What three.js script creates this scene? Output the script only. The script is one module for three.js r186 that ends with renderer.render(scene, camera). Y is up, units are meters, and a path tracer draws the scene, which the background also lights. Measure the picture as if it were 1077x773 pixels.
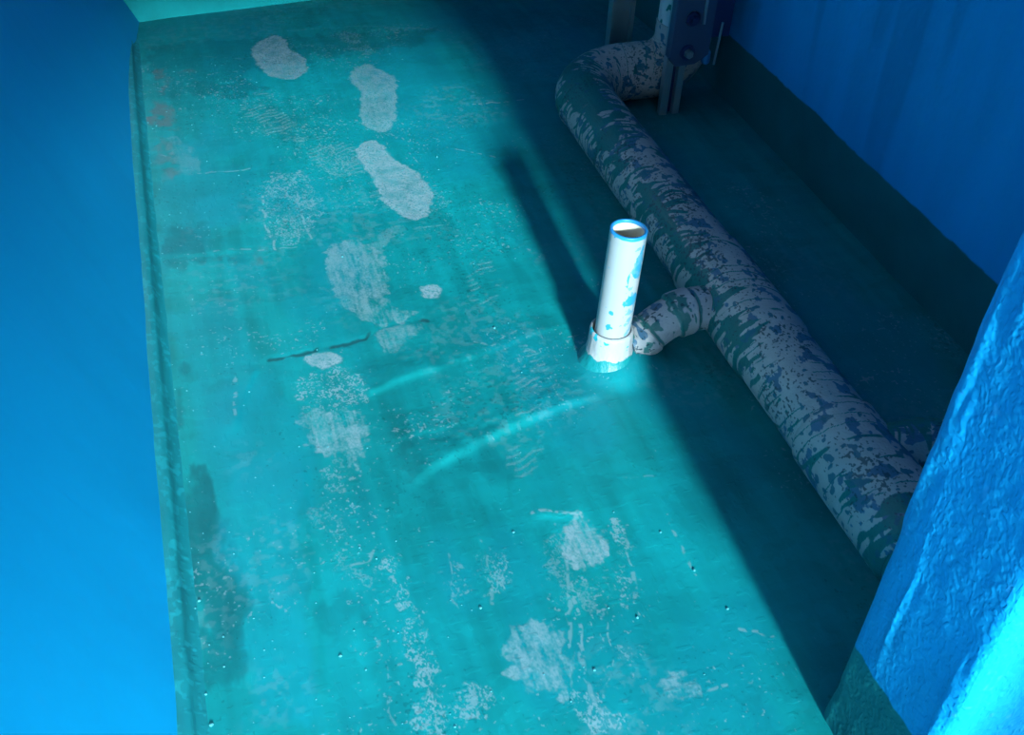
import * as THREE from 'three';
import { mergeGeometries, toCreasedNormals } from 'three/addons/utils/BufferGeometryUtils.js';

// ---------- camera, sky, sun, exposure ----------
const scene = new THREE.Scene();
const camera = new THREE.PerspectiveCamera(37.023, 1077 / 773, 0.02, 50);
camera.position.set(0, 0.95, 0);
camera.quaternion.setFromRotationMatrix(new THREE.Matrix4().set(
  0.956307, 0.154139, -0.248432, 0,
  0.043711, 0.764803, 0.642779, 0,
  0.289079, -0.625553, 0.724649, 0,
  0, 0, 0, 1));
camera.updateMatrixWorld();
scene.background = new THREE.Color().setRGB(0.64, 0.87, 1.0);
scene.backgroundIntensity = 3.9;
const sun = new THREE.DirectionalLight(new THREE.Color().setRGB(0.70, 0.96, 1.0), 10);
{
  const el = 19.5 * Math.PI / 180, az = 1.3 * Math.PI / 180;     // light travels away from the viewer, slightly to the right, and down
  const aim = new THREE.Vector3(0.45, 0, -1.3);
  sun.position.copy(aim).add(new THREE.Vector3(-Math.sin(az) * Math.cos(el), Math.sin(el), Math.cos(az) * Math.cos(el)).multiplyScalar(8));
  sun.target.position.copy(aim);
}
sun.castShadow = true; sun.shadow.radius = 10;
sun.shadow.mapSize.set(2048, 2048);
Object.assign(sun.shadow.camera, { left: -2.5, right: 2.5, top: 2.5, bottom: -2.5, near: 0.5, far: 14 });
scene.add(sun, sun.target);
const renderer = new THREE.WebGLRenderer({ antialias: true });
renderer.shadowMap.enabled = true;
renderer.toneMapping = THREE.LinearToneMapping;
renderer.toneMappingExposure = 1.25;

// ---------- helpers ----------
const clamp = (v, a = 0, b = 1) => Math.min(b, Math.max(a, v));
const sstep = (a, b, x) => { const t = clamp((x - a) / (b - a)); return t * t * (3 - 2 * t); };
const lerp = (a, b, t) => a + (b - a) * t;
function hash(x, y, s) {
  let h = Math.imul(x, 374761393) ^ Math.imul(y, 668265263) ^ Math.imul(s, 974634777);
  h = Math.imul(h ^ (h >>> 13), 1274126177); h ^= h >>> 16;
  return (h >>> 0) / 4294967296;
}
function vn(x, y, s = 0) {                                   // value noise 0..1
  const xi = Math.floor(x), yi = Math.floor(y), fx = x - xi, fy = y - yi;
  const u = fx * fx * (3 - 2 * fx), v = fy * fy * (3 - 2 * fy);
  return lerp(lerp(hash(xi, yi, s), hash(xi + 1, yi, s), u), lerp(hash(xi, yi + 1, s), hash(xi + 1, yi + 1, s), u), v);
}
function fbm(x, y, s = 0, o = 4) {
  let a = 0.5, r = 0, n = 0;
  for (let i = 0; i < o; i++) { r += a * vn(x, y, s + i * 17); n += a; a *= 0.5; x *= 2.03; y *= 2.03; }
  return r / n;
}
function tex(w, h, fn, color = true) {                       // fn(u, v) -> linear [r,g,b] or grey number; u, v in 0..1, v up
  const d = new Uint8Array(w * h * 4);
  const g = (c) => Math.round(255 * clamp(c <= 0.0031308 ? c * 12.92 : 1.055 * Math.pow(c, 1 / 2.4) - 0.055));
  for (let j = 0; j < h; j++) for (let i = 0; i < w; i++) {
    const c = fn((i + 0.5) / w, (j + 0.5) / h), k = 4 * (j * w + i);
    if (color) { d[k] = g(c[0]); d[k + 1] = g(c[1]); d[k + 2] = g(c[2]); } else d[k] = d[k + 1] = d[k + 2] = Math.round(255 * clamp(c));
    d[k + 3] = 255;
  }
  const t = new THREE.DataTexture(d, w, h);
  if (color) t.colorSpace = THREE.SRGBColorSpace;
  t.magFilter = THREE.LinearFilter; t.minFilter = THREE.LinearMipmapLinearFilter; t.generateMipmaps = true;
  t.wrapS = t.wrapT = THREE.RepeatWrapping; t.needsUpdate = true;
  return t;
}
const sized = (t, w, h) => { const c = t.clone(); c.repeat.set(1 / w, 1 / h); c.needsUpdate = true; return c; };
const mix3 = (a, b, t) => [lerp(a[0], b[0], t), lerp(a[1], b[1], t), lerp(a[2], b[2], t)];
const mul3 = (a, k) => [a[0] * k, a[1] * k, a[2] * k];
function segDist(px, py, a, b) {
  const dx = b[0] - a[0], dy = b[1] - a[1], t = clamp(((px - a[0]) * dx + (py - a[1]) * dy) / (dx * dx + dy * dy + 1e-12));
  return Math.hypot(px - a[0] - t * dx, py - a[1] - t * dy);
}
function polyDist(px, py, P) {                               // signed, negative inside
  let d = 1e9, inside = false;
  for (let i = 0, j = P.length - 1; i < P.length; j = i++) {
    d = Math.min(d, segDist(px, py, P[i], P[j]));
    if ((P[i][1] > py) !== (P[j][1] > py) && px < (P[j][0] - P[i][0]) * (py - P[i][1]) / (P[j][1] - P[i][1]) + P[i][0]) inside = !inside;
  }
  return inside ? -d : d;
}
const lineDist = (px, py, L) => { let d = 1e9; for (let i = 1; i < L.length; i++) d = Math.min(d, segDist(px, py, L[i - 1], L[i])); return d; };
function bounds(P, m) { let a = 1e9, b = -1e9, c = 1e9, d = -1e9; for (const [x, z] of P) { a = Math.min(a, x); b = Math.max(b, x); c = Math.min(c, z); d = Math.max(d, z); } return [a - m, b + m, c - m, d + m]; }
function mesh(name, geo, mat, parent = scene) {
  const m = new THREE.Mesh(geo, mat); m.name = name; m.castShadow = m.receiveShadow = true; parent.add(m); return m;
}
function struct(o, label, category) { o.userData = { label, category, kind: 'structure' }; return o; }
function thing(name, label, category, p = [0, 0, 0], group) {
  const g = new THREE.Group(); g.name = name; g.position.set(...p); g.userData = { label, category }; if (group) g.userData.group = group; scene.add(g); return g;
}
function gridGeo(nu, nv, fn) {                               // fn(u, v) -> [x, y, z, s, t]; s, t texture coordinates
  const pos = [], uv = [], idx = [];
  for (let j = 0; j <= nv; j++) for (let i = 0; i <= nu; i++) { const p = fn(i / nu, j / nv); pos.push(p[0], p[1], p[2]); uv.push(p[3], p[4]); }
  for (let j = 0; j < nv; j++) for (let i = 0; i < nu; i++) { const a = j * (nu + 1) + i, b = a + 1, c = a + nu + 1, d = c + 1; idx.push(a, b, d, a, d, c); }
  const g = new THREE.BufferGeometry();
  g.setAttribute('position', new THREE.Float32BufferAttribute(pos, 3)); g.setAttribute('uv', new THREE.Float32BufferAttribute(uv, 2));
  g.setIndex(idx); g.computeVertexNormals(); return g;
}
// sweep of a circle: theta 0 is up, positive to the right of the way; uv = (theta / 2pi + 0.5, metres along + v0)
function sweep(pts, rad, seg = 48, v0 = 0, caps = true) {
  const P = pts.map((p) => new THREE.Vector3(...p)), n = P.length, pos = [], uv = [], idx = [];
  const T = P.map((p, i) => P[Math.min(i + 1, n - 1)].clone().sub(P[Math.max(i - 1, 0)]).normalize());
  let up = new THREE.Vector3(0, 1, 0); if (Math.abs(T[0].y) > 0.9) up.set(1, 0, 0);
  let s = v0;
  for (let i = 0; i < n; i++) {
    up.addScaledVector(T[i], -up.dot(T[i])).normalize();
    const side = new THREE.Vector3().crossVectors(T[i], up);
    if (i) s += P[i].distanceTo(P[i - 1]);
    const r = typeof rad === 'function' ? rad(i / (n - 1), s) : Array.isArray(rad) ? rad[i] : rad;
    for (let k = 0; k <= seg; k++) {
      const th = (k / seg - 0.5) * 2 * Math.PI;
      const q = P[i].clone().addScaledVector(up, r * Math.cos(th)).addScaledVector(side, r * Math.sin(th));
      pos.push(q.x, q.y, q.z); uv.push(k / seg, s);
    }
  }
  for (let i = 0; i < n - 1; i++) for (let k = 0; k < seg; k++) { const a = i * (seg + 1) + k, b = a + 1, c = a + seg + 1, d = c + 1; idx.push(a, b, d, a, d, c); }
  if (caps) for (const e of [0, n - 1]) {
    const c = pos.length / 3; pos.push(P[e].x, P[e].y, P[e].z); uv.push(0.5, e ? s : v0);
    for (let k = 0; k < seg; k++) { const a = e * (seg + 1) + k; e ? idx.push(c, a, a + 1) : idx.push(c, a + 1, a); }
  }
  const g = new THREE.BufferGeometry();
  g.setAttribute('position', new THREE.Float32BufferAttribute(pos, 3)); g.setAttribute('uv', new THREE.Float32BufferAttribute(uv, 2));
  g.setIndex(idx); g.computeVertexNormals(); 
  return toCreasedNormals(g, 0.6);
}
const line = (a, b, n) => Array.from({ length: n + 1 }, (_, i) => a.map((v, k) => lerp(v, b[k], i / n)));
function arc(c, r, A, B, a0, a1, n) {                        // points c + r (A cos + B sin)
  return Array.from({ length: n + 1 }, (_, i) => { const t = lerp(a0, a1, i / n); return [0, 1, 2].map((k) => c[k] + r * (A[k] * Math.cos(t) + B[k] * Math.sin(t))); });
}

// ---------- paints ----------
const TEAL = [0.002, 0.232, 0.245], BLUE = [0.001, 0.33, 0.66], DUSTC = [0.27, 0.36, 0.40], GREEN = [0.003, 0.150, 0.140];

// marks on the floor, metres (x, z)
const DUST = [[[[0.211,-2.277],[0.225,-2.234],[0.219,-2.163],[0.244,-2.126],[0.246,-2.053],[0.221,-2.007],[0.193,-2.004],[0.161,-2.036],[0.148,-2.109],[0.149,-2.201],[0.17,-2.235]],0.62,0],[[[0.327,-2.028],[0.361,-2.057],[0.38,-2.009],[0.402,-1.979],[0.388,-1.89],[0.355,-1.762],[0.327,-1.75],[0.298,-1.782],[0.311,-1.866],[0.325,-1.923],[0.312,-1.967]],0.46,0],[[[0.269,-1.699],[0.298,-1.738],[0.323,-1.715],[0.331,-1.652],[0.356,-1.613],[0.37,-1.555],[0.364,-1.505],[0.342,-1.463],[0.319,-1.453],[0.297,-1.49],[0.281,-1.545],[0.285,-1.597],[0.273,-1.651]],0.7,0],[[[0.363,-1.526],[0.39,-1.517],[0.383,-1.491],[0.356,-1.477]],0.35,1],[[[0.092,-1.931],[0.154,-1.979],[0.17,-1.838],[0.233,-1.752],[0.281,-1.707],[0.272,-1.625],[0.24,-1.6],[0.215,-1.644],[0.183,-1.694],[0.144,-1.771],[0.096,-1.854]],0.33,2],[[[0.106,-1.63],[0.146,-1.66],[0.186,-1.612],[0.189,-1.535],[0.154,-1.458],[0.113,-1.421],[0.089,-1.459],[0.095,-1.557]],0.34,1],[[[0.206,-1.74],[0.269,-1.699],[0.27,-1.632],[0.224,-1.604],[0.2,-1.648]],0.3,1],[[[0.175,-1.407],[0.201,-1.428],[0.229,-1.421],[0.251,-1.381],[0.249,-1.318],[0.236,-1.272],[0.248,-1.234],[0.278,-1.211],[0.213,-1.197],[0.181,-1.238],[0.164,-1.301],[0.162,-1.351]],0.4,3],[[[0.236,-1.419],[0.271,-1.445],[0.303,-1.451],[0.27,-1.403],[0.243,-1.357]],0.22,3],[[[0.285,-1.275],[0.302,-1.283],[0.317,-1.274],[0.322,-1.259],[0.304,-1.246],[0.289,-1.254]],0.72,0],[[[0.099,-1.159],[0.122,-1.167],[0.15,-1.154],[0.149,-1.134],[0.129,-1.129],[0.105,-1.137]],0.75,0],[[[0.198,-1.19],[0.227,-1.2],[0.268,-1.201],[0.28,-1.181],[0.247,-1.167],[0.221,-1.137],[0.205,-1.156]],0.34,3],[[[0.098,-1.134],[0.166,-1.124],[0.169,-1.073],[0.155,-1.035],[0.088,-1.052],[0.084,-1.094]],0.45,1],[[[0.081,-1.054],[0.109,-1.05],[0.162,-1.033],[0.155,-0.985],[0.135,-0.939],[0.115,-0.932],[0.101,-0.964],[0.078,-0.99]],0.52,3],[[[0.085,-0.935],[0.115,-0.944],[0.121,-0.917],[0.096,-0.9]],0.3,1],[[[0.359,-1.292],[0.396,-1.334],[0.417,-1.303],[0.406,-1.231],[0.367,-1.205],[0.347,-1.226]],0.28,2],[[[0.382,-1.091],[0.403,-1.114],[0.413,-1.073],[0.405,-1.015],[0.38,-0.973],[0.346,-0.972],[0.344,-1.01]],0.36,2],[[[0.326,-0.95],[0.372,-0.948],[0.354,-0.899],[0.317,-0.859],[0.309,-0.894]],0.26,2],[[[0.346,-0.797],[0.37,-0.798],[0.371,-0.768],[0.387,-0.756],[0.373,-0.731],[0.354,-0.722],[0.33,-0.718],[0.332,-0.749]],0.66,3],[[[0.323,-0.787],[0.347,-0.774],[0.32,-0.696],[0.37,-0.71],[0.352,-0.662],[0.318,-0.658],[0.309,-0.727]],0.2,1],[[[0.399,-0.783],[0.407,-0.784],[0.393,-0.725],[0.387,-0.672],[0.371,-0.656],[0.38,-0.708]],0.4,1],[[[0.233,-0.658],[0.268,-0.668],[0.292,-0.646],[0.285,-0.588],[0.271,-0.569],[0.241,-0.582],[0.223,-0.604]],0.46,3],[[[0.275,-0.579],[0.312,-0.557],[0.316,-0.515],[0.28,-0.525]],0.42,1],[[[0.231,-0.761],[0.262,-0.774],[0.264,-0.731],[0.244,-0.71],[0.227,-0.728]],0.3,1],[[[0.197,-0.756],[0.216,-0.765],[0.209,-0.719],[0.192,-0.717]],0.22,1],[[[0.132,-0.79],[0.146,-0.79],[0.148,-0.735],[0.143,-0.704],[0.128,-0.721]],0.4,1],[[[0.138,-0.706],[0.149,-0.696],[0.15,-0.641],[0.15,-0.59],[0.139,-0.563],[0.131,-0.59],[0.137,-0.645]],0.42,1],[[[0.169,-0.607],[0.19,-0.613],[0.198,-0.588],[0.182,-0.565],[0.166,-0.575]],0.34,1],[[[0.362,-0.567],[0.385,-0.572],[0.398,-0.56],[0.415,-0.544],[0.399,-0.531],[0.377,-0.54]],0.4,3],[[[0.338,-0.603],[0.358,-0.609],[0.361,-0.597],[0.345,-0.589]],0.3,1],[[[0.127,-0.591],[0.161,-0.593],[0.156,-0.559],[0.121,-0.568]],0.36,1],[[[0.308,-2.259],[0.373,-2.256],[0.393,-2.153],[0.367,-2.088],[0.342,-2.163]],0.22,1],[[[0.059,-0.879],[0.093,-0.885],[0.107,-0.837],[0.078,-0.829]],0.16,1],[[[0.082,-0.821],[0.109,-0.793],[0.116,-0.75],[0.084,-0.772]],0.18,1],[[[-0.046,-1.83],[-0.001,-1.785],[0.015,-1.682],[-0.024,-1.675]],0.14,3]];
const SCRATCH = [[[[0.097,-1.586],[0.092,-1.486],[0.099,-1.425]],0.003,0.5],[[[0.148,-1.621],[0.152,-1.514],[0.159,-1.443]],0.003,0.45],[[[0.325,-2.073],[0.359,-2.0],[0.401,-1.949]],0.002,0.4],[[[0.361,-1.672],[0.37,-1.637],[0.375,-1.602],[0.355,-1.575]],0.002,0.4],[[[0.33,-1.645],[0.294,-1.633],[0.255,-1.622]],0.0015,0.35],[[[0.273,-1.416],[0.324,-1.438],[0.369,-1.433]],0.002,0.3],[[[0.538,-1.986],[0.613,-2.007],[0.655,-1.98]],0.002,0.3],[[[0.522,-1.822],[0.569,-1.824],[0.618,-1.818]],0.003,0.5],[[[0.43,-1.675],[0.474,-1.648],[0.516,-1.611]],0.002,0.4],[[[0.334,-1.135],[0.358,-1.125],[0.401,-1.152]],0.002,0.3],[[[0.008,-1.438],[0.05,-1.436],[0.099,-1.425],[0.128,-1.428]],0.0025,0.35],[[[0.012,-1.142],[0.001,-1.096],[0.003,-1.059]],0.003,0.35],[[[0.32,-0.696],[0.316,-0.646],[0.306,-0.611]],0.003,0.45],[[[0.345,-0.644],[0.335,-0.604],[0.308,-0.559]],0.002,0.3],[[[0.314,-0.813],[0.347,-0.807],[0.372,-0.794]],0.003,0.5],[[[0.342,-0.775],[0.318,-0.69],[0.296,-0.614]],0.003,0.35],[[[0.406,-0.758],[0.393,-0.704],[0.385,-0.668]],0.003,0.35],[[[0.48,-0.602],[0.497,-0.591],[0.508,-0.579]],0.003,0.4],[[[0.465,-0.773],[0.464,-0.728],[0.46,-0.68]],0.0022,0.35],[[[0.433,-0.845],[0.479,-0.834]],0.002,0.2],[[[0.414,-0.541],[0.459,-0.537]],0.003,0.35],[[[0.087,-0.785],[0.114,-0.792],[0.13,-0.816]],0.003,0.35],[[[-0.024,-1.675],[0.038,-1.677],[0.087,-1.673]],0.003,0.3],[[[0.047,-2.063],[0.093,-2.076],[0.131,-2.059]],0.0025,0.35],[[[-0.081,-1.769],[-0.035,-1.742]],0.003,0.25],[[[0.219,-2.187],[0.296,-2.182],[0.384,-2.126],[0.447,-2.143]],0.002,0.2],[[[0.233,-2.293],[0.394,-2.283],[0.528,-2.227]],0.002,0.25],[[[0.418,-2.248],[0.491,-2.249],[0.563,-2.2]],0.002,0.25],[[[0.047,-2.174],[0.118,-2.137],[0.268,-2.13]],0.002,0.2],[[[0.202,-0.776],[0.196,-0.729],[0.194,-0.703]],0.002,0.25],[[[0.247,-0.8],[0.24,-0.745],[0.233,-0.693]],0.002,0.25],[[[0.302,-0.612],[0.297,-0.584],[0.299,-0.561],[0.303,-0.532]],0.004,0.3],[[[0.109,-0.713],[0.104,-0.654],[0.102,-0.587]],0.002,0.25]];
const RIDGE = [[[[0.165,-1.065],[0.202,-1.081],[0.243,-1.092],[0.284,-1.099]],0.008,0.004],[[[0.284,-1.099],[0.341,-1.112],[0.417,-1.136],[0.476,-1.144]],0.006,0.0012],[[[0.182,-0.89],[0.221,-0.92],[0.281,-0.944],[0.344,-0.967],[0.408,-0.985],[0.478,-0.996]],0.01,0.005],[[[0.313,-0.811],[0.373,-0.796]],0.005,0.002],[[[0.179,-0.973],[0.229,-0.98],[0.293,-0.986]],0.006,0.0012],[[[-0.081,-1.446],[-0.027,-1.438],[0.057,-1.432]],0.006,0.0015],[[[0.071,-0.971],[0.057,-0.849],[0.046,-0.693],[0.038,-0.591]],0.006,0.0016],[[[0.038,-1.155],[0.018,-1.111],[0.001,-1.059],[-0.006,-1.025]],0.006,0.0016],[[[0.592,-1.528],[0.566,-1.349],[0.553,-1.196]],0.006,0.0015],[[[0.611,-1.182],[0.662,-1.183],[0.709,-1.184]],0.008,0.004]];
const CRACK = [[[[0.058,-1.164],[0.09,-1.165],[0.123,-1.173],[0.162,-1.172],[0.189,-1.179],[0.213,-1.197],[0.249,-1.204],[0.282,-1.2]],0.0045,0.7]];
const DARK_COAT_SHADE = [[[[-0.068,-0.999],[-0.035,-0.995],[-0.042,-0.875],[-0.031,-0.816],[-0.026,-0.762],[-0.032,-0.691],[-0.043,-0.668],[-0.069,-0.687],[-0.075,-0.726],[-0.072,-0.827],[-0.074,-0.913]],0.55],[[[-0.071,-1.162],[-0.051,-1.177],[-0.051,-1.109],[-0.066,-1.023],[-0.081,-1.01]],0.4],[[[-0.055,-1.52],[0.001,-1.521],[0.005,-1.447],[0.026,-1.408],[-0.036,-1.41],[-0.059,-1.453]],0.35],[[[-0.059,-2.265],[0.054,-2.267],[0.286,-2.248],[0.525,-2.217],[0.515,-2.129],[0.264,-2.108],[0.052,-2.02],[-0.054,-2.063]],0.3],[[[-0.048,-2.041],[0.071,-2.037],[0.188,-1.964],[0.073,-1.963],[-0.038,-1.978]],0.35],[[[0.285,-0.934],[0.326,-0.91],[0.308,-0.869],[0.275,-0.878]],0.22],[[[0.461,-0.54],[0.507,-0.545],[0.507,-0.505],[0.469,-0.504],[0.451,-0.52]],0.28],[[[0.058,-0.74],[0.087,-0.758],[0.095,-0.73],[0.065,-0.719]],0.3],[[[-0.017,-0.759],[0.027,-0.801],[0.038,-0.771],[0.003,-0.735],[-0.02,-0.735]],0.2],[[[0.188,-0.959],[0.316,-0.98],[0.299,-0.88],[0.186,-0.846]],0.12],[[[0.43,-1.178],[0.48,-1.155],[0.461,-1.041],[0.407,-1.064]],0.12]];  // darker paint coats; the far-end patches are shade put into the colour
const LIGHT_COAT = [[[[-0.021,-0.995],[0.064,-0.973],[0.049,-0.795],[0.032,-0.593],[-0.034,-0.611],[-0.022,-0.761],[-0.035,-0.831]],0.3],[[[-0.063,-1.297],[0.031,-1.321],[0.042,-1.164],[0.009,-0.987],[-0.042,-1.004],[-0.053,-1.148]],0.22],[[[-0.008,-1.595],[0.057,-1.595],[0.059,-1.516],[-0.0,-1.507]],0.25],[[[0.067,-0.79],[0.2,-0.769],[0.192,-0.549],[0.038,-0.591]],0.1],[[[0.498,-0.88],[0.549,-0.85],[0.514,-0.497],[0.37,-0.5],[0.347,-0.65]],0.1],[[[0.164,-2.061],[0.492,-1.995],[0.457,-1.584],[0.259,-1.42],[0.229,-1.883]],0.08]];
const BROWN = [[[[-0.053,-2.084],[-0.027,-2.108],[-0.021,-2.035],[-0.037,-1.986],[-0.057,-2.002]],0.5],[[[-0.063,-1.983],[-0.02,-1.943],[-0.029,-1.844],[-0.054,-1.832],[-0.067,-1.889]],0.55],[[[-0.062,-1.833],[-0.017,-1.789],[-0.022,-1.665],[-0.052,-1.665]],0.35],[[[-0.012,-2.118],[0.016,-2.126],[0.022,-2.09],[-0.004,-2.074]],0.35],[[[-0.041,-1.53],[-0.012,-1.532],[-0.011,-1.496],[-0.037,-1.483]],0.25],[[[0.078,-1.429],[0.099,-1.43],[0.097,-1.391],[0.074,-1.384]],0.3]];
const GRIT = [[-0.066,-0.783],[-0.071,-0.774],[-0.046,-0.73],[0.157,-0.567],[0.377,-0.642],[0.31,-0.592],[0.275,-0.564],[0.219,-0.697],[0.065,-0.676],[0.087,-0.653],[0.405,-1.646],[0.023,-1.106],[0.368,-1.159],[0.448,-0.747],[0.284,-0.79],[0.352,-0.662],[-0.076,-0.652],[-0.067,-0.63],[-0.069,-0.666],[0.463,-0.686],[0.476,-0.628],[0.193,-1.382]];


// ---------- floor ----------
const FX0 = -0.11, FX1 = 1.01, FZ0 = -2.80, FZ1 = -0.42;
function sideDist(x, z, L) {                                // distance and side (1 towards the viewer)
  let d = 1e9, s = 1;
  for (let i = 1; i < L.length; i++) {
    const a = L[i - 1], b = L[i], e = segDist(x, z, a, b);
    if (e < d) { d = e; const c = (b[0] - a[0]) * (z - a[1]) - (b[1] - a[1]) * (x - a[0]); s = (b[0] > a[0] ? c : -c) > 0 ? 1 : -1; }
  }
  return [d, s];
}
function endFade(x, z, L) { const a = L[0], b = L[L.length - 1], l = Math.hypot(b[0] - a[0], b[1] - a[1]), t = ((x - a[0]) * (b[0] - a[0]) + (z - a[1]) * (b[1] - a[1])) / (l * l); return sstep(-0.03, 0.12, t) * sstep(1.03, 0.8, t); }
function floorHeight(x, z) {
  let h = 0.0030 * (fbm(x * 4, z * 4, 3, 3) - 0.5) + 0.0012 * (fbm(x * 16, z * 16, 5, 2) - 0.5);
  for (const [L, w, k] of RIDGE) {
    const [d, s] = sideDist(x, z, L); if (d > 12 * w) continue;
    const e = s > 0 ? w * 0.8 : w * 5, t = endFade(x, z, L);   // steep on the near side, easing away beyond
    h += 0.75 * k * t * Math.exp(-d * d / (e * e)) * (0.7 + 0.6 * fbm(x * 60, z * 60, 9, 2));
  }
  for (const [L, w] of CRACK) { const d = lineDist(x, z, L); if (d < 0.03) h -= 0.0005 * Math.exp(-d * d / 0.00002); }
  h -= 0.12 * Math.pow(Math.max(0, -1.80 - z), 2);                  // far end dipped so the bed catches less sun and darkens
  const b = Math.hypot(x - 0.512, z + 1.052);                // mortar mound round the standpipe foot
  h += 0.016 * Math.exp(-Math.pow(b / 0.052, 4)) + 0.008 * Math.exp(-Math.pow(Math.hypot(x - 0.545, z + 1.055) / 0.04, 4));
  return h;
}
const FW = 1848, FH = 2046;
const fl = { dust: new Float32Array(FW * FH), dark: new Float32Array(FW * FH), light: new Float32Array(FW * FH), brown: new Float32Array(FW * FH), crack: new Float32Array(FW * FH) };
function stamp(buf, B, fn) {
  const i0 = Math.max(0, Math.floor((B[0] - FX0) / (FX1 - FX0) * FW)), i1 = Math.min(FW - 1, Math.ceil((B[1] - FX0) / (FX1 - FX0) * FW));
  const j0 = Math.max(0, Math.floor((B[2] - FZ0) / (FZ1 - FZ0) * FH)), j1 = Math.min(FH - 1, Math.ceil((B[3] - FZ0) / (FZ1 - FZ0) * FH));
  for (let j = j0; j <= j1; j++) for (let i = i0; i <= i1; i++) {
    const x = FX0 + (i + 0.5) / FW * (FX1 - FX0), z = FZ0 + (j + 0.5) / FH * (FZ1 - FZ0), v = fn(x, z);
    if (v > 0) buf[j * FW + i] = Math.max(buf[j * FW + i], v);
  }
}
const rounded = (P) => { for (let k = 0; k < 2; k++) P = P.flatMap((a, i) => { const b = P[(i + 1) % P.length]; return [[0.75 * a[0] + 0.25 * b[0], 0.75 * a[1] + 0.25 * b[1]], [0.25 * a[0] + 0.75 * b[0], 0.25 * a[1] + 0.75 * b[1]]]; }); return P; };
DUST.forEach(([P0, den, kind], n) => {
  const P = rounded(P0);
  const c = P.reduce((a, p) => [a[0] + p[0] / P.length, a[1] + p[1] / P.length], [0, 0]);
  stamp(fl.dust, bounds(P, 0.02), (x, z) => {
    const edge = [0.008, 0.024, 0.014, 0.016][kind];
    const d = polyDist(x, z, P) + (fbm(x * 90, z * 90, 40 + n, 3) - 0.5) * edge * 1.7;
    let m = sstep(0.003, -0.003, d); if (m <= 0) return 0;
    const fine = vn(x * 800, z * 620, 60 + n), grain = vn(x * 430, z * 360, 61 + n), co = fbm(x * 60, z * 50, 80 + n, 3), line = fbm(x * 260, z * 24, 82 + n, 2);
    const inner = sstep(0, -0.02, polyDist(x, z, P));
    if (kind === 0) m *= clamp(0.80 + 1.3 * (co - 0.5) + 0.3 * (1 - inner)) * (1 - 0.40 * sstep(0.45, 0.8, fine)) * (1 - 0.55 * sstep(0.66, 0.80, grain * 0.75 + co * 0.25 + 0.06));
    if (kind === 1) m *= sstep(0.50, 0.68, 0.30 * fine + 0.35 * grain + 0.35 * co + 0.03) * (0.5 + 0.8 * co);
    if (kind === 2) { const w = Math.sin((z * 0.94 + (x - c[0]) * 0.35 + 0.0022 * Math.sin(x * 150)) * 560); m *= 0.75 * sstep(0.0, 0.9, w) * sstep(0.42, 0.60, co) * (0.4 + 0.6 * grain) + 0.30 * sstep(0.55, 0.75, fine) * sstep(0.4, 0.6, co); }
    if (kind === 3) m *= clamp(0.35 + 3.2 * (0.45 * co + 0.2 * grain + 0.35 * line - 0.42)) * (1 - 0.35 * sstep(0.5, 0.8, fine));
    return Math.min(0.9, den * 1.2 * m);
  });
});
SCRATCH.forEach(([L, w, a], n) => stamp(fl.dust, bounds(L, 0.02), (x, z) => {
  const d = lineDist(x + (fbm(x * 40, z * 40, 7, 2) - 0.5) * 0.012, z + (fbm(x * 40, z * 40, 8, 2) - 0.5) * 0.012, L);
  return a * sstep(w, w * 0.3, d) * sstep(0.42, 0.58, fbm(x * 150, z * 150, 200 + n, 2));
}));
CRACK.forEach(([L, w, a], n) => stamp(fl.crack, bounds(L, 0.02), (x, z) => {
  const d = lineDist(x + (fbm(x * 60, z * 60, 17, 3) - 0.5) * 0.010, z + (fbm(x * 60, z * 60, 18, 3) - 0.5) * 0.010, L);
  const ww = w * (0.3 + 1.5 * fbm(x * 50, z * 50, 29, 2));
  return a * sstep(ww, ww * 0.3, d) * sstep(0.34, 0.46, fbm(x * 38, z * 38, 19 + n, 2));
}));
const stampTone = (buf, list, seed, rough) => list.forEach(([P, a], n) => stamp(buf, bounds(P, 0.03), (x, z) => {
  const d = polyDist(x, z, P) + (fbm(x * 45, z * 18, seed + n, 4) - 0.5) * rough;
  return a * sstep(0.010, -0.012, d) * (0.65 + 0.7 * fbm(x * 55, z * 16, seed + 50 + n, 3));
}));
stampTone(fl.dark, DARK_COAT_SHADE, 300, 0.09); stampTone(fl.light, LIGHT_COAT, 400, 0.04); stampTone(fl.brown, BROWN, 500, 0.05);
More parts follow.
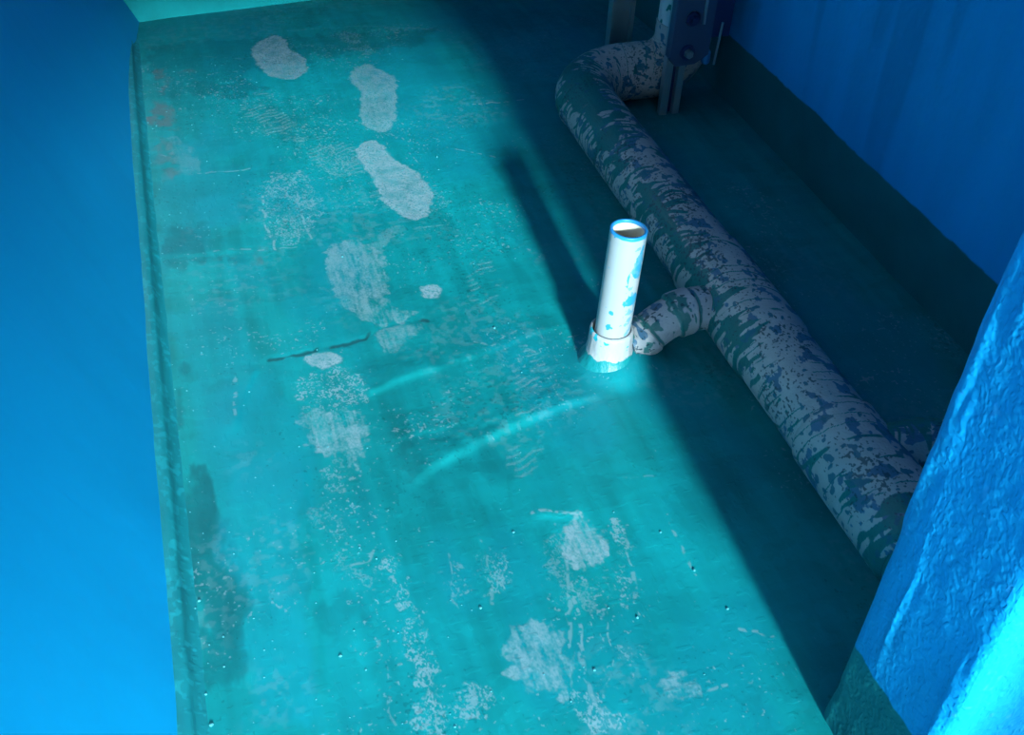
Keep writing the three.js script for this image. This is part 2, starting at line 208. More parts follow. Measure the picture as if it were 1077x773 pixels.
const floorTex = tex(FW, FH, (u, v) => {
  const i = Math.min(FW - 1, Math.floor(u * FW)), j = Math.min(FH - 1, Math.floor(v * FH)), k = j * FW + i;
  const x = FX0 + u * (FX1 - FX0), z = FZ0 + v * (FZ1 - FZ0);
  let c = TEAL.slice();
  const n1 = fbm(x * 5, z * 5, 1, 4), n2 = fbm(x * 70, z * 9, 2, 3), n3 = fbm(x * 12, z * 70, 4, 3), n4 = fbm(x * 22, z * 22, 6, 4);
  const coatEdge = sstep(0.50, 0.53, n4 + 0.25 * (n1 - 0.5));
  c = mul3(c, 0.88 + 0.50 * (n1 - 0.5) + 0.34 * (n2 - 0.5) + 0.18 * (n3 - 0.5) + 0.09 * coatEdge);
  c = mix3(c, [0.002, 0.21, 0.262], 0.5 * sstep(0.45, 0.62, fbm(x * 7 + 9, z * 4, 11, 4)));
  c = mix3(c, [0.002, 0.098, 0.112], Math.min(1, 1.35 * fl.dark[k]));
  c = mix3(c, [0.002, 0.255, 0.325], Math.min(1, fl.light[k] * 1.4));
  c = mix3(c, [0.088, 0.140, 0.148], fl.brown[k] * sstep(0.36, 0.62, fbm(x * 45, z * 45, 13, 4)) * 1.5);
  // scattered chalky specks and scuffs
  const sp = fbm(x * 260, z * 260, 21, 2) * 0.6 + 0.4 * fbm(x * 9, z * 9, 22, 3);
  let d = fl.dust[k]; d = Math.max(d, 0.38 * sstep(0.70, 0.77, sp));
  d = Math.max(d, 0.10 * sstep(0.50, 0.70, fbm(x * 120, z * 120, 23, 3)) * sstep(0.52, 0.66, fbm(x * 6, z * 6, 24, 2)));
  c = mix3(c, DUSTC, d);
  const ds = fbm(x * 240, z * 240, 31, 2) * 0.6 + 0.4 * fbm(x * 8, z * 8, 32, 3);
  c = mul3(c, 1 - 0.25 * sstep(0.72, 0.76, ds));
  return mix3(c, [0.01, 0.045, 0.055], fl.crack[k]);
});
const floorBump = tex(1024, 1024, (u, v) => {
  const x = u * 0.5, z = v * 0.5;
  const w = (f, s) => { const a = fbm(x * f, z * f, s, 3); return a; };
  return 0.5 * w(120, 71) + 0.3 * w(36, 72) + 0.4 * sstep(0.70, 0.80, vn(x * 160, z * 160, 73));
}, false);
const floorMat = new THREE.MeshPhysicalMaterial({ specularIntensity: 0.45, map: floorTex, bumpMap: sized(floorBump, 0.5 / (FX1 - FX0), 0.5 / (FZ1 - FZ0)), bumpScale: 0.0003, roughness: 0.50 });
const floor = mesh('floor', gridGeo(300, 560, (u, v) => {
  const x = lerp(FX0, FX1, u), z = lerp(FZ0, FZ1, 1 - v);
  return [x, floorHeight(x, z), z, u, 1 - v];
}), floorMat);
struct(floor, 'teal painted concrete floor with dusty shoe prints and scuffs', 'floor');
const tealPlain = new THREE.MeshStandardMaterial({ color: new THREE.Color().setRGB(...TEAL), roughness: 0.55 });
const front = mesh('floor_entrance', new THREE.BoxGeometry(1.32, 0.1, 1.50), tealPlain); front.position.set(0.45, -0.052, 0.329);
struct(front, 'plain teal floor before the window opening', 'floor');

// ---------- walls ----------
const wallBump = tex(1024, 1024, (u, v) => {
  const x = u, z = v;
  return 0.55 * fbm(x * 90, z * 70, 91, 3) + 0.45 * fbm(x * 30, z * 12, 92, 3);
}, false);
const roughBump = tex(1024, 1024, (u, v) => {
  const x = u * 0.4, z = v * 0.4;
  const wx = x + 0.008 * (fbm(x * 50, z * 50, 95, 2) - 0.5), a = fbm(wx * 190, z * 110, 93, 3), r = 1 - Math.abs(2 * fbm(wx * 70, z * 26, 94, 3) - 1);
  return 0.50 * fbm(wx * 260, z * 200, 93, 2) + 0.12 * r + 0.12 * a + 0.30 * sstep(0.45, 0.85, vn(wx * 330, z * 230, 96));
}, false);
function wallTex(seed, band, wide, high, w = 512, h = 1024, streak = 1, foot = [0.003, 0.150, 0.160]) {
  return tex(w, h, (u, v) => {
    const x = u * wide, y = v * high - 0.2;
    let c = mul3(BLUE, 0.86 + 0.20 * (streak * fbm(x * 24, y * 3, seed, 4) + (1 - streak) * 0.5) + 0.12 * fbm(x * 6, y * 6, seed + 3, 3));
    c = mul3(c, 1 - 0.16 * streak * sstep(0.56, 0.66, fbm(x * 14, y * 1.6, seed + 5, 3)));
    c = mix3(c, [0.06, 0.34, 0.68], 0.3 * streak * sstep(0.70, 0.76, fbm(x * 130, y * 90, seed + 7, 2) * 0.7 + 0.3 * fbm(x * 5, y * 5, seed + 8, 2)));
    const edge = band + 0.010 * (fbm(x * 9, 0.5, seed + 9, 4) - 0.5) + 0.004 * (fbm(x * 90, y * 30, seed + 10, 2) - 0.5);
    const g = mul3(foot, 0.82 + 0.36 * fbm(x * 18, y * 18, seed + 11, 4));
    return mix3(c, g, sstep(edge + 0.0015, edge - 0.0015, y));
  });
}
const WH = 1.9, LEAN = 0.42;  // left wall tilted outward so the low sun grazes and brightens it
const thick = 0.12;
// wall slab whose inner face is a wavy grid: origin p, along unit a (horizontal), inward normal n
function slab(name, p, a, n, len, mat, wave, seed, label, lean = 0) {
  const g1 = gridGeo(140, 160, (u, v) => {
    const s = u * len, y = lerp(-0.19, WH, v), k = wave * (fbm(s * 5, y * 3, seed, 3) - 0.5);
    return [p[0] + a[0] * s + n[0] * k, y, p[2] + a[2] * s + n[2] * k, s, y + 0.2];
  });
  const core = new THREE.BoxGeometry(len, WH + 0.19, thick); core.translate(len / 2, (WH - 0.19) / 2, -thick / 2 - 0.5 * wave - 0.002);
  const z = new THREE.Vector3(n[0], 0, n[2]), x = new THREE.Vector3(a[0], 0, a[2]), y = new THREE.Vector3(0, 1, 0);
  core.applyMatrix4(new THREE.Matrix4().makeBasis(x, y, z).setPosition(p[0], 0, p[2]));
  const m = mesh(name, mergeGeometries([g1, core]), mat); if (lean) m.geometry.applyMatrix4(new THREE.Matrix4().makeTranslation(p[0], 0, p[2]).multiply(new THREE.Matrix4().makeRotationAxis(x, lean)).multiply(new THREE.Matrix4().makeTranslation(-p[0], 0, -p[2])));
  return struct(m, label, 'wall');
}
const paint = (seed, band, wide, rough, bump, amp, bw, streak, foot) => new THREE.MeshPhysicalMaterial({ specularIntensity: 0.4, map: sized(wallTex(seed, band, wide, WH + 0.2, 512, 1024, streak, foot), wide, WH + 0.2), bumpMap: sized(bump, bw, bw), bumpScale: amp, roughness: rough });
slab('wall_left', [-0.088, 0, 1.2], [0, 0, -1], [1, 0, 0], 4.0, paint(1000, -0.3, 3.9, 0.5, wallBump, 0.0005, 1, 0.15), 0.003, 61, 'smooth blue painted wall above the teal cove', -LEAN);
slab('wall_right', [1.0, 0, -2.9], [0, 0, 1], [-1, 0, 0], 2.54, paint(1100, 0.122, 3.9, 0.6, wallBump, 0.0014, 1), 0.004, 62, 'shaded blue wall with a teal painted foot behind the pipe');
{
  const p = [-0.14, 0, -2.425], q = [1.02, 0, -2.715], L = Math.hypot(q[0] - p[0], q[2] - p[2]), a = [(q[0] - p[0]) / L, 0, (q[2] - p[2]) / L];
  slab('wall_back', p, a, [-a[2], 0, a[0]], L, paint(1200, 0.125, 1.2, 0.55, wallBump, 0.0014, 1, 1, [0.002, 0.25, 0.27]), 0.004, 63, 'far end wall with a teal painted foot, lightened as if sunlit');  // foot colour raised to stand in for sunlight falling on it
}
// left cove: teal mortar fillet between floor and wall
{
  const N = 400, M = 14;
  const g = gridGeo(M, N, (u, v) => {
    const z = lerp(-2.60, 0.9, v), R = 0.016 + 0.004 * (fbm(z * 6, 0.3, 70, 3) - 0.5), top = 0.003 + 0.006 * (fbm(z * 9, 0.7, 72, 4) - 0.5);
    const fh = z < FZ1 ? floorHeight(-0.07, z) : 0, k = 0.0014 * (fbm(z * 50, u * 6, 73, 3) - 0.5);
    let x, y;
    if (u < 0.7) { const t = u / 0.7 * Math.PI / 2; x = -0.084 + R * (1 - Math.sin(t)) + 0.004 * (1 - u); y = fh + R * (1 - Math.cos(t)) - 0.001 * (1 - u); } else { const t = (u - 0.7) / 0.3; x = -0.084 - 0.024 * t; y = fh + R + top * Math.min(1, t * 1.2); }
    return [x + k, y + k * u, z, x, z];
  });
  const t = tex(128, 2048, (u, v) => {
    const x = u * 0.1, z = v * 3.4;
    let c = mul3([0.003, 0.185, 0.215], 0.78 + 0.44 * fbm(x * 60, z * 12, 75, 4));
    c = mix3(c, [0.01, 0.31, 0.36], 0.5 * sstep(0.60, 0.68, fbm(x * 160, z * 120, 76, 2)));
    return c;
  });
  const m = mesh('baseboard_left', g, new THREE.MeshStandardMaterial({ map: sized(t, 0.1, 3.4), bumpMap: sized(floorBump, 0.4, 0.4), bumpScale: 0.0004, roughness: 0.5, side: THREE.DoubleSide }));
  struct(m, 'rounded teal mortar cove along the foot of the left wall', 'baseboard');
}
// partition: short rough-rendered wall the main pipe runs into
{
  const x0 = 0.514, x1 = 1.0, z0 = -0.487, z1 = -0.358, r = 0.010;
  const g = new THREE.BoxGeometry(x1 - x0, WH, z1 - z0, 110, 420, 44); g.translate((x0 + x1) / 2, WH / 2, (z0 + z1) / 2);
  const P = g.attributes.position, Nn = g.attributes.normal, U = g.attributes.uv;
  for (let i = 0; i < P.count; i++) {
    const x = P.getX(i), y = P.getY(i), z = P.getZ(i), nx = Nn.getX(i), nz = Nn.getZ(i);
    U.setXY(i, Math.abs(nx) > 0.5 ? z + 3 : x + 0.11, y + 0.2);
    if (x > x1 - 0.05) continue;
    const cx = Math.max(x, x0 + r), cz = clamp(z, z0 + r, z1 - r);
    let dx = x - cx, dz = z - cz; const l = Math.hypot(dx, dz); if (l < 1e-6) continue;
    dx /= l; dz /= l;
    const s = x * 0.7 + z * 1.3;
    const n = 0.0022 * (fbm(s * 9, y * 6, 101, 3) - 0.5) + 0.0016 * (fbm(s * 60, y * 45, 102, 2) - 0.5) + 0.0025 * sstep(0.60, 0.72, fbm(s * 40, y * 5, 103, 3));
    const foot = 0.003 * sstep(0.05, 0, y);
    P.setXYZ(i, cx + dx * (r + n + foot), y, cz + dz * (r + n + foot));
  }
  g.computeVertexNormals();
  const m = mesh('wall_partition', g, new THREE.MeshPhysicalMaterial({ specularIntensity: 0.45, map: sized(wallTex(1300, 0.118, 1.2, WH + 0.2, 1024, 2048), 1.2, WH + 0.2), bumpMap: sized(roughBump, 0.4, 0.4), bumpScale: 0.0014, roughness: 0.62 }));
  struct(m, 'rough rendered blue partition end with teal foot, pipe running into it', 'wall');
}
// unseen front wall; its window opening is added to shape the low sun
{
  const zf = 0.85, top = 0.354 * (zf + 2.3), m = new THREE.MeshStandardMaterial({ color: new THREE.Color().setRGB(0.24, 0.25, 0.25), roughness: 0.8 });
  const bits = [];
  const bx = (a, b, c, d) => { const g = new THREE.BoxGeometry(b - a, d - c, thick); g.translate((a + b) / 2, (c + d) / 2, zf + thick / 2); bits.push(g); };
  bx(-1.20, 1.12, -0.12, 0.22); bx(-1.20, 1.12, top, WH); bx(0.505, 1.12, 0.22, top); bx(-1.20, -0.205, 0.22, top);
  struct(mesh('wall_front', mergeGeometries(bits), m), 'grey rendered wall with an added low window opening that shapes the sunlight', 'wall');
  const roof = [];  // unseen roof; hatch added and sized to tune the sky light
  const rb = (a, b, c, d) => { const g = new THREE.BoxGeometry(b - a, 0.12, d - c); g.translate((a + b) / 2, WH + 0.06, (c + d) / 2); roof.push(g); };
  rb(-1.20, 1.12, -2.95, -0.36); rb(-1.20, 1.12, 0.75, 1.0); rb(-1.20, 0.47, -0.36, 0.75);
  struct(mesh('ceiling', mergeGeometries(roof), m), 'grey slab roof with an added open hatch for sky light', 'ceiling');
}

// ---------- pipe paint ----------
const SPLASH = 28;
const PVC = [0.42, 0.395, 0.375];
const PL = 2.4;                                             // metres of pipe the texture covers
const drainTex = tex(768, 2048, (u, v) => {
  const th = (u - 0.5) * 360, s = v * PL, q = u * 0.35;     // q: metres round the pipe
  let c = mul3(PVC, 0.86 + 0.3 * fbm(q * 60, s * 60, 120, 4));
  const K = (t) => { let i = 1; while (i < t.length - 1 && t[i][0] < s) i++; const p = t[i - 1], n = t[i]; return lerp(p[1], n[1], clamp((s - p[0]) / (n[0] - p[0]))); };
  const blue = K([[0.1, 0.03], [0.25, 0.035], [0.5, 0.0], [0.9, 0.02], [1.05, 0.02], [1.2, 0.10], [1.28, 0.17], [1.36, 0.02], [1.42, -0.06]]);
  // blue blotches, mostly on the far side of the crown and at the elbow
  const bl = fbm(q * 62, s * 50, 122, 4) + blue * sstep(110, -20, Math.abs(th)) + 0.06 * sstep(-10, 40, th) - 0.015;
  c = mix3(c, mul3([0.015, 0.115, 0.205], 0.8 + 0.5 * fbm(q * 60, s * 60, 123, 3)), 0.9 * sstep(0.615, 0.645, bl));
  // green paint poured along the pipe: a band whose edges run down in fingers, and thin stray runs
  const slant = s + q * 0.24 + 0.006 * (fbm(q * 46, s * 40, 124, 2) - 0.5);
  const mid = K([[0.0, -60], [0.5, -66], [0.6, -64], [0.75, -56], [0.9, -44], [1.05, -40], [1.25, -25]]) + 22 * (fbm(s * 14, 0.5, 133, 2) - 0.5);
  const wide = K([[0.03, 60], [0.17, 40], [0.23, 10], [0.28, -40], [0.34, -44], [0.46, -34], [0.51, -8], [0.56, 12], [0.70, 8], [0.90, 14], [0.95, -26], [1.0, -14], [1.05, 22], [1.25, 34], [1.34, 4], [1.40, -34], [1.5, -40]]);
  const grow = fbm(slant * 17, 0.5, 136, 2);
  const t1 = sstep(0.42, 0.60, vn(slant * 175 + 4 * vn(q * 30, s * 30, 144), 0.37, 134)) * (0.10 + 0.9 * vn(slant * 80, 0.2, 145)), t2 = sstep(0.42, 0.58, vn(slant * 200 + 4 * vn(q * 30, s * 30, 146), 0.71, 135)) * (0.10 + 0.9 * vn(slant * 90, 0.6, 147));
  const low = wide + 74 * t1 * (0.45 + 1.1 * grow), high = wide + 66 * t2 * (1.4 - grow);
  const dd = th < mid ? low - (mid - th) : high - (th - mid);
  const nick = 9 * (fbm(q * 120, s * 120, 137, 3) - 0.5);
  let g = sstep(-2, 2, dd + nick);
  const gap = sstep(0.69, 0.72, vn(slant * 120, q * 26, 138)) * sstep(0.45, 0.55, fbm(slant * 12, q * 20, 139, 2)); g *= 1 - gap;
  const runs = sstep(0.048, 0.030, Math.abs(vn(slant * 62, q * 7, 142) - 0.5)) * sstep(0.50, 0.56, fbm(slant * 15, q * 22, 143, 3) + 0.05 * sstep(0, -60, th));
  g = Math.max(g, runs);
  c = mix3(c, mul3(GREEN, 0.85 + 0.3 * fbm(q * 40, s * 40, 127, 2)), g);
  // rings of paint at joints and fine dark specks
  const speck = fbm(q * 300, s * 300, 128, 2) * 0.62 + 0.38 * fbm(q * 14, s * 14, 129, 2);
  c = mix3(c, [0.01, 0.05, 0.07], 0.85 * sstep(0.66, 0.68, speck));
  const sp2 = fbm(q * 95, s * 95, 130, 2) * 0.8 + 0.2 * fbm(q * 10, s * 10, 131, 2);
  c = mix3(c, [0.008, 0.12, 0.17], 0.9 * sstep(0.69, 0.71, sp2));
  return c;
});
const pipeBump = tex(512, 512, (u, v) => 0.6 * fbm(u * 24, v * 24, 140, 4) + 0.4 * fbm(u * 90, v * 90, 141, 2), false);
const drainMat = new THREE.MeshStandardMaterial({ map: sized(drainTex, 1, PL), bumpMap: sized(pipeBump, 0.6, 0.2), bumpScale: 0.0010, roughness: 0.5 });
// branch paint: pale plastic with thin green rings at the joints
const branchTex = tex(512, 512, (u, v) => {
  const q = u * 0.19, s = v * 0.4;
  let c = mul3([0.42, 0.40, 0.41], 0.82 + 0.36 * fbm(q * 80, s * 80, 150, 4));
  const w = 0.006 * (fbm(q * 25, s * 25, 151, 2) - 0.5);
  for (const r of [0.026, 0.048, 0.075, 0.112]) c = mix3(c, GREEN, 0.92 * sstep(0.0028, 0.0014, Math.abs(s + w - r) + 0.002 * (fbm(q * 120, s * 60, 152, 2) - 0.5)));
  c = mix3(c, [0.012, 0.11, 0.21], 0.9 * sstep(0.64, 0.67, fbm(q * 40, s * 80, 153, 3)));
  c = mix3(c, GREEN, 0.9 * sstep(0.665, 0.69, fbm(q * 40 + 5, s * 90, 154, 3)));
  c = mix3(c, [0.012, 0.05, 0.07], 0.9 * sstep(0.66, 0.69, fbm(q * 240, s * 240, 155, 2) * 0.65 + 0.35 * fbm(q * 20, s * 20, 156, 2)));
  return mix3(c, [0.003, 0.17, 0.18], sstep(0.150, 0.160, s + 0.03 * (fbm(q * 60, s * 20, 157, 3) - 0.5)));
});
const branchMat = new THREE.MeshStandardMaterial({ map: sized(branchTex, 1, 0.4), bumpMap: sized(pipeBump, 0.6, 0.2), bumpScale: 0.0008, roughness: 0.45 });

// ---------- drain pipe ----------
{
  const AX = 0.686, AY = 0.057, R = 0.0515, D = thing('drain_pipe', 'thick paint-splashed plastic drain pipe lying along the shaded side of the floor', 'pipe', [AX, 0, -1.0]);
  const at = (g) => { g.translate(-AX, 0, 1.0); return g; };
  const ZS = -0.42, sOf = (z) => ZS - z;                    // metres along from the partition
  const run = (za, zb, r, lip) => sweep(lip ? [[AX, AY, za], [AX, AY, za - 0.0015], [AX, AY, za - 0.006], ...line([AX, AY, za - 0.012], [AX, AY, zb + 0.012], 12), [AX, AY, zb + 0.006], [AX, AY, zb + 0.0015], [AX, AY, zb]] : line([AX, AY, za], [AX, AY, zb], 20),
    lip ? (t, s) => { const d = Math.min(s - sOf(za), sOf(zb) - s); return r - 0.0035 * sstep(0.006, 0, d); } : r, 64, sOf(za));
  mesh('pipe_run', at(run(ZS, -1.665, R)), drainMat, D);
  mesh('tee_fitting', at(run(-0.955, -1.165, R + 0.0032, true)), drainMat, D);
  mesh('tee_fitting', at(run(-0.60, -0.80, R + 0.0042, true)), drainMat, D);
  const rb = 0.120, zc = -1.665, ec = arc([AX + rb, AY, zc], rb, [-1, 0, 0], [0, 0, -1], 0, Math.PI / 2, 24);
  mesh('elbow', at(sweep(ec, (t) => R + 0.0015 * sstep(0, 0.02, t) * sstep(1, 0.98, t), 64, sOf(-1.665))), drainMat, D);
  const xe = AX + rb, ze = zc - rb, s2 = sOf(-1.665) + rb * Math.PI / 2, ru = 0.062, xr = 0.912;
  mesh('elbow', at(sweep([...line([xe, AY, ze], [xr - ru, AY, ze], 5).slice(0, -1), ...arc([xr - ru, AY + ru, ze], ru, [0, -1, 0], [1, 0, 0], 0, Math.PI / 2, 18), [xr, AY + ru + 0.03, ze]], R + 0.0015, 64, s2)), drainMat, D);
  const bare = new THREE.MeshStandardMaterial({ map: sized(tex(256, 512, (u, v) => { let c = mul3([0.55, 0.57, 0.58], 0.85 + 0.3 * fbm(u * 20, v * 40, 160, 4)); return mix3(c, GREEN, sstep(0.70, 0.72, fbm(u * 14, v * 44, 161, 3))); }), 1, 1), roughness: 0.45 });
  mesh('riser', at(sweep(line([xr, AY + ru + 0.02, ze], [xr, 1.2, ze], 6), R - 0.001, 48)), bare, D).userData.label = 'bare pale riser';
  // branch to the standpipe
  const bz = -1.062, path = [[0.665, 0.056, bz - 0.004], [0.640, 0.058, bz - 0.003], [0.620, 0.0585, bz - 0.002], [0.600, 0.0560, bz - 0.001], [0.582, 0.0500, bz], [0.566, 0.0415, bz + 0.002], [0.552, 0.0320, bz + 0.004], [0.538, 0.0240, bz + 0.006], [0.5265, 0.021, bz + 0.008]];
  const cv = new THREE.CatmullRomCurve3(path.map((p) => new THREE.Vector3(...p))).getPoints(90).map((p) => p.toArray());
  mesh('branch_pipe', at(sweep(cv, (t, s) => 0.0280 + 0.0026 * sstep(0.026, 0.029, s) * sstep(0.078, 0.075, s) + 0.0020 * sstep(0.048, 0.051, s) * sstep(0.078, 0.075, s) + 0.0022 * sstep(0.112, 0.115, s) - 0.010 * sstep(0.120, 0.150, s) - 0.001 * Math.exp(-Math.pow((s - 0.048) / 0.002, 2)), 48)), branchMat, D);
  // upright socket at its end, its foot bedded and painted with the floor
  const sockTex = tex(512, 256, (u, v) => {
    const y = v * 0.075, q = u * 0.18, e = 0.027 + 0.010 * (fbm(q * 60, 0.5, 170, 4) - 0.5) + 0.004 * (fbm(q * 200, y * 200, 171, 2) - 0.5);
    let c = mul3([0.37, 0.37, 0.38], 0.92 + 0.16 * fbm(q * 60, y * 60, 172, 3));
    c = mix3(c, [0.01, 0.34, 0.42], sstep(0.73, 0.75, fbm(q * 70, y * 90, 173, 3)));
    return mix3(c, [0.003, 0.20, 0.215], sstep(e + 0.001, e - 0.001, y));
  });
  const prof = [[0.046, -0.004], [0.042, 0.004], [0.0375, 0.010], [0.0325, 0.020], [0.0305, 0.030], [0.0295, 0.0475], [0.0295, 0.054], [0.0290, 0.0565], [0.0278, 0.0575], [0.0262, 0.0575], [0.0258, 0.055], [0.0258, 0.012], [0.0001, 0.012]].map(([x, y]) => new THREE.Vector2(x, y));
  const sg = new THREE.LatheGeometry(prof, 56); { const U = sg.attributes.uv, P = sg.attributes.position; for (let i = 0; i < U.count; i++) U.setXY(i, U.getX(i), P.getY(i) + 0.004); }
  sg.translate(0.4985 - AX, 0, -1.054 + 1.0);
  mesh('socket', toCreasedNormals(sg, 0.7), new THREE.MeshStandardMaterial({ map: sized(sockTex, 1, 0.075), bumpMap: sized(pipeBump, 0.6, 0.2), bumpScale: 0.0008, roughness: 0.45 }), D).userData.label = 'white socket with teal painted foot';
  // stub on the wall side
  const sb = [[0.70, 0.064, -0.735], [0.76, 0.064, -0.735], [0.772, 0.064, -0.735], [0.774, 0.064, -0.735], [0.84, 0.064, -0.735], [1.0, 0.064, -0.735]];
  mesh('wall_branch', at(sweep(sb, [0.041, 0.041, 0.041, 0.037, 0.037, 0.037], 48, 0.1)), drainMat, D);
}
// ---------- standpipe ----------
{
  const S = thing('standpipe', 'upright white plastic standpipe with open blue-painted rim, standing in the branch socket', 'pipe', [0.4985, 0.0135, -1.054]);
  S.rotation.z = -0.03;
  const ro = 0.0236, ri = 0.0200, h = 0.1985;
  const t = tex(512, 1024, (u, v) => {
    const q = u * 0.148, y = v * 0.2, a = u * 360;           // a: degrees round the pipe
    let c = mul3([0.36, 0.38, 0.39], 0.95 + 0.10 * fbm(q * 40, y * 20, 180, 3));
    const side = Math.exp(-Math.pow((a - SPLASH) / 26, 2));
    const b = fbm(q * 60, y * 50, 181, 4) + 0.30 * side * sstep(0.132, 0.150, y) * sstep(0.192, 0.182, y) + 0.20 * side * sstep(0.016, 0.004, Math.abs(y - 0.108)) - 0.15;
    c = mix3(c, [0.01, 0.26, 0.44], 0.95 * sstep(0.565, 0.585, b));
    c = mix3(c, [0.10, 0.30, 0.42], 0.8 * sstep(0.665, 0.69, fbm(q * 170, y * 170, 183, 2) * 0.75 + 0.25 * side));
    return mix3(c, [0.01, 0.28, 0.62], sstep(0.1935, 0.1955, y + 0.003 * (fbm(q * 80, y * 40, 184, 3) - 0.5)));
  });
  const og = new THREE.LatheGeometry([[ro, 0], [ro, 0.05], [ro, 0.1], [ro, 0.15], [ro, h - 0.001]].map((p) => new THREE.Vector2(...p)), 64);
  { const U = og.attributes.uv, P = og.attributes.position; for (let i = 0; i < U.count; i++) U.setXY(i, U.getX(i), P.getY(i)); }
  mesh('tube', og, new THREE.MeshStandardMaterial({ map: sized(t, 1, 0.2), roughness: 0.35, side: THREE.DoubleSide }), S);
  const ig = new THREE.LatheGeometry([[0.0001, 0.001], [ri, 0.001], [ri, 0.1], [ri, h - 0.002]].map((p) => new THREE.Vector2(...p)), 64);
  mesh('bore', ig, new THREE.MeshStandardMaterial({ color: new THREE.Color().setRGB(0.72, 0.62, 0.50), roughness: 0.6, side: THREE.DoubleSide }), S).userData.label = 'cream inside of the tube';
  const rim = new THREE.LatheGeometry([[ro - 0.0002, h - 0.0030], [ro + 0.0003, h - 0.0012], [ro - 0.0006, h + 0.0002], [ri + 0.0006, h + 0.0002], [ri - 0.0002, h - 0.0012], [ri - 0.0001, h - 0.004]].map((p) => new THREE.Vector2(...p)), 64);
  mesh('rim', rim, new THREE.MeshStandardMaterial({ color: new THREE.Color().setRGB(0.02, 0.24, 0.56), roughness: 0.4 }), S).userData.label = 'blue painted rim';
}
// ---------- bracket on rails ----------
const steel = new THREE.MeshStandardMaterial({ color: new THREE.Color().setRGB(0.33, 0.42, 0.45), roughness: 0.38, metalness: 0.6 });
const darkSteel = new THREE.MeshStandardMaterial({ color: new THREE.Color().setRGB(0.035, 0.07, 0.13), roughness: 0.55 });
const navy = new THREE.MeshStandardMaterial({ color: new THREE.Color().setRGB(0.012, 0.025, 0.09), roughness: 0.5 });
function bevelled(pts, depth, bevel = 0.002) {
  const s = new THREE.Shape(pts.map((p) => new THREE.Vector2(...p)));
  return new THREE.ExtrudeGeometry(s, { depth: depth - 2 * bevel, bevelEnabled: true, bevelSize: bevel, bevelThickness: bevel, bevelSegments: 2, steps: 1 });
}
const rect = (a, b, c, d) => [[a, c], [b, c], [b, d], [a, d]];
{
  const B = thing('mounting_bracket', 'dark bolted steel bracket on two upright rails beside the pipe riser', 'bracket', [0.866, -0.002, -1.708]);
  const rail = (x0, x1) => { const g = bevelled(rect(x0, x1, 0, 1.2), 0.014, 0.0012); g.translate(0, 0, -0.012); return mesh('rail', g, steel, B); };
  rail(-0.017, -0.004); rail(0.009, 0.020);
  const web = bevelled(rect(-0.006, 0.011, 0, 1.2), 0.004, 0.0005); web.translate(0, 0, -0.014); mesh('rail_web', web, navy, B);
  const plate = new THREE.Shape([[-0.024, 0.126], [-0.010, 0.110], [0.026, 0.112], [0.050, 0.128], [0.054, 0.46], [-0.020, 0.46]].map((p) => new THREE.Vector2(...p)));
  for (const [x, y, r] of [[0.010, 0.197, 0.015]]) { const h = new THREE.Path(); h.absarc(x, y, r, 0, 2 * Math.PI, true); plate.holes.push(h); }
  const pg = new THREE.ExtrudeGeometry(plate, { depth: 0.016, bevelEnabled: true, bevelSize: 0.0015, bevelThickness: 0.0015, bevelSegments: 2, curveSegments: 20 }); pg.translate(0, 0, 0.006);
  mesh('plate', pg, darkSteel, B);
  const bolt = (x, y, r, m) => {
    const w = new THREE.CylinderGeometry(r * 1.6, r * 1.7, 0.004, 28); w.rotateX(Math.PI / 2); w.translate(x, y, 0.0255);
    const b = mesh('bolt', w, navy, B);
    const hd = new THREE.CylinderGeometry(r * 0.92, r, 0.010, 6); hd.rotateX(Math.PI / 2); hd.translate(x, y, 0.031); mesh('bolt_head', hd, m, b);
  };
  bolt(0.008, 0.135, 0.0085, steel); bolt(0.010, 0.197, 0.0075, navy);
  const side = bevelled(rect(0.055, 0.088, 0.158, 0.46), 0.05, 0.002); side.translate(0, 0, -0.03); mesh('side_block', side, navy, B);
  const slit = bevelled(rect(0.030, 0.0335, 0.186, 0.44), 0.004, 0.0008); slit.translate(0, 0, 0.0225); mesh('slide_bar', slit, steel, B);
  const cap = new THREE.CapsuleGeometry(0.008, 0.014, 6, 18); cap.translate(0.053, 0.118, 0.012); mesh('cap', cap, new THREE.MeshStandardMaterial({ color: new THREE.Color().setRGB(0.02, 0.20, 0.42), roughness: 0.4 }), B).userData.label = 'small blue end cap';
  const arm = new THREE.CylinderGeometry(0.009, 0.009, 0.05, 16); arm.rotateZ(Math.PI / 2); arm.translate(0.055, 0.168, 0.004); mesh('cross_pin', arm, navy, B);
  mesh('pin', sweep([[0.066, 0.106, 0.022], [0.0665, 0.12, 0.022], [0.070, 0.185, 0.022]], 0.0022, 12), steel, B).userData.label = 'thin bright pin';
}
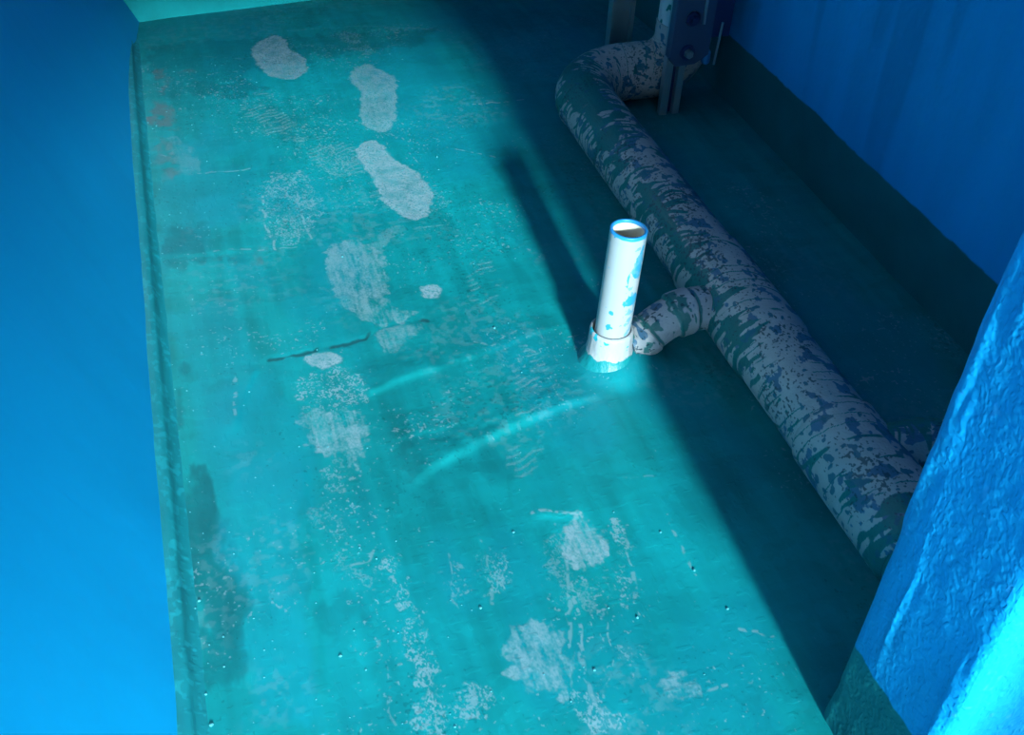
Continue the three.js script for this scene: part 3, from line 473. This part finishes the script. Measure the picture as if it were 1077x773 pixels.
{
  const C = thing('strut_channel', 'grey upright metal channel behind the pipe elbow', 'channel', [0.852, -0.004, -1.955]);
  const sec = [[-0.024, 0], [0.024, 0], [0.024, 0.022], [0.016, 0.022], [0.016, 0.018], [0.0205, 0.018], [0.0205, 0.0035], [-0.0205, 0.0035], [-0.0205, 0.018], [-0.016, 0.018], [-0.016, 0.022], [-0.024, 0.022]];
  const g = new THREE.ExtrudeGeometry(new THREE.Shape(sec.map(([x, y]) => new THREE.Vector2(x, -y))), { depth: 1.3, bevelEnabled: false }); g.rotateX(-Math.PI / 2);
  mesh('channel', g, steel, C);
  const fg = bevelled(rect(-0.04, 0.04, -0.012, 0.034), 0.005, 0.001); fg.rotateX(-Math.PI / 2); fg.translate(0, 0.001, 0.01); mesh('foot_plate', fg, steel, C);
}
// ---------- loose grit ----------
{
  const bits = [];
  const base = new THREE.IcosahedronGeometry(1, 1);
  const put = (x, z, r, k) => { const g = base.clone(), P = g.attributes.position; for (let i = 0; i < P.count; i++) { const f = 0.75 + 0.5 * vn(P.getX(i) * 2 + 9 * k, P.getY(i) * 2 + P.getZ(i) * 3, 210); P.setXYZ(i, P.getX(i) * f * r, P.getY(i) * f * r * 0.7, P.getZ(i) * f * r); } g.computeVertexNormals(); g.translate(x, floorHeight(x, z) + r * 0.4, z); bits.push(g); };
  GRIT.forEach(([x, z], k) => put(x, z, 0.0010 + 0.0010 * hash(k, 3, 1), k));
  for (let k = 0; k < 260; k++) { const near = k % 3, x = -0.07 + (near ? 0.52 : 0.25) * Math.pow(hash(k, 1, 2), near === 1 ? 3 : 1), z = -0.55 - 1.6 * hash(k, 2, 2); put(x, z, 0.0004 + 0.0006 * hash(k, 5, 2), k + 40); }
  const m = mesh('grit', mergeGeometries(bits), new THREE.MeshStandardMaterial({ color: new THREE.Color().setRGB(0.05, 0.30, 0.34), roughness: 0.7 }));
  m.userData = { label: 'fine loose grit scattered over the teal floor', category: 'grit', kind: 'stuff' };
}
renderer.render(scene, camera);
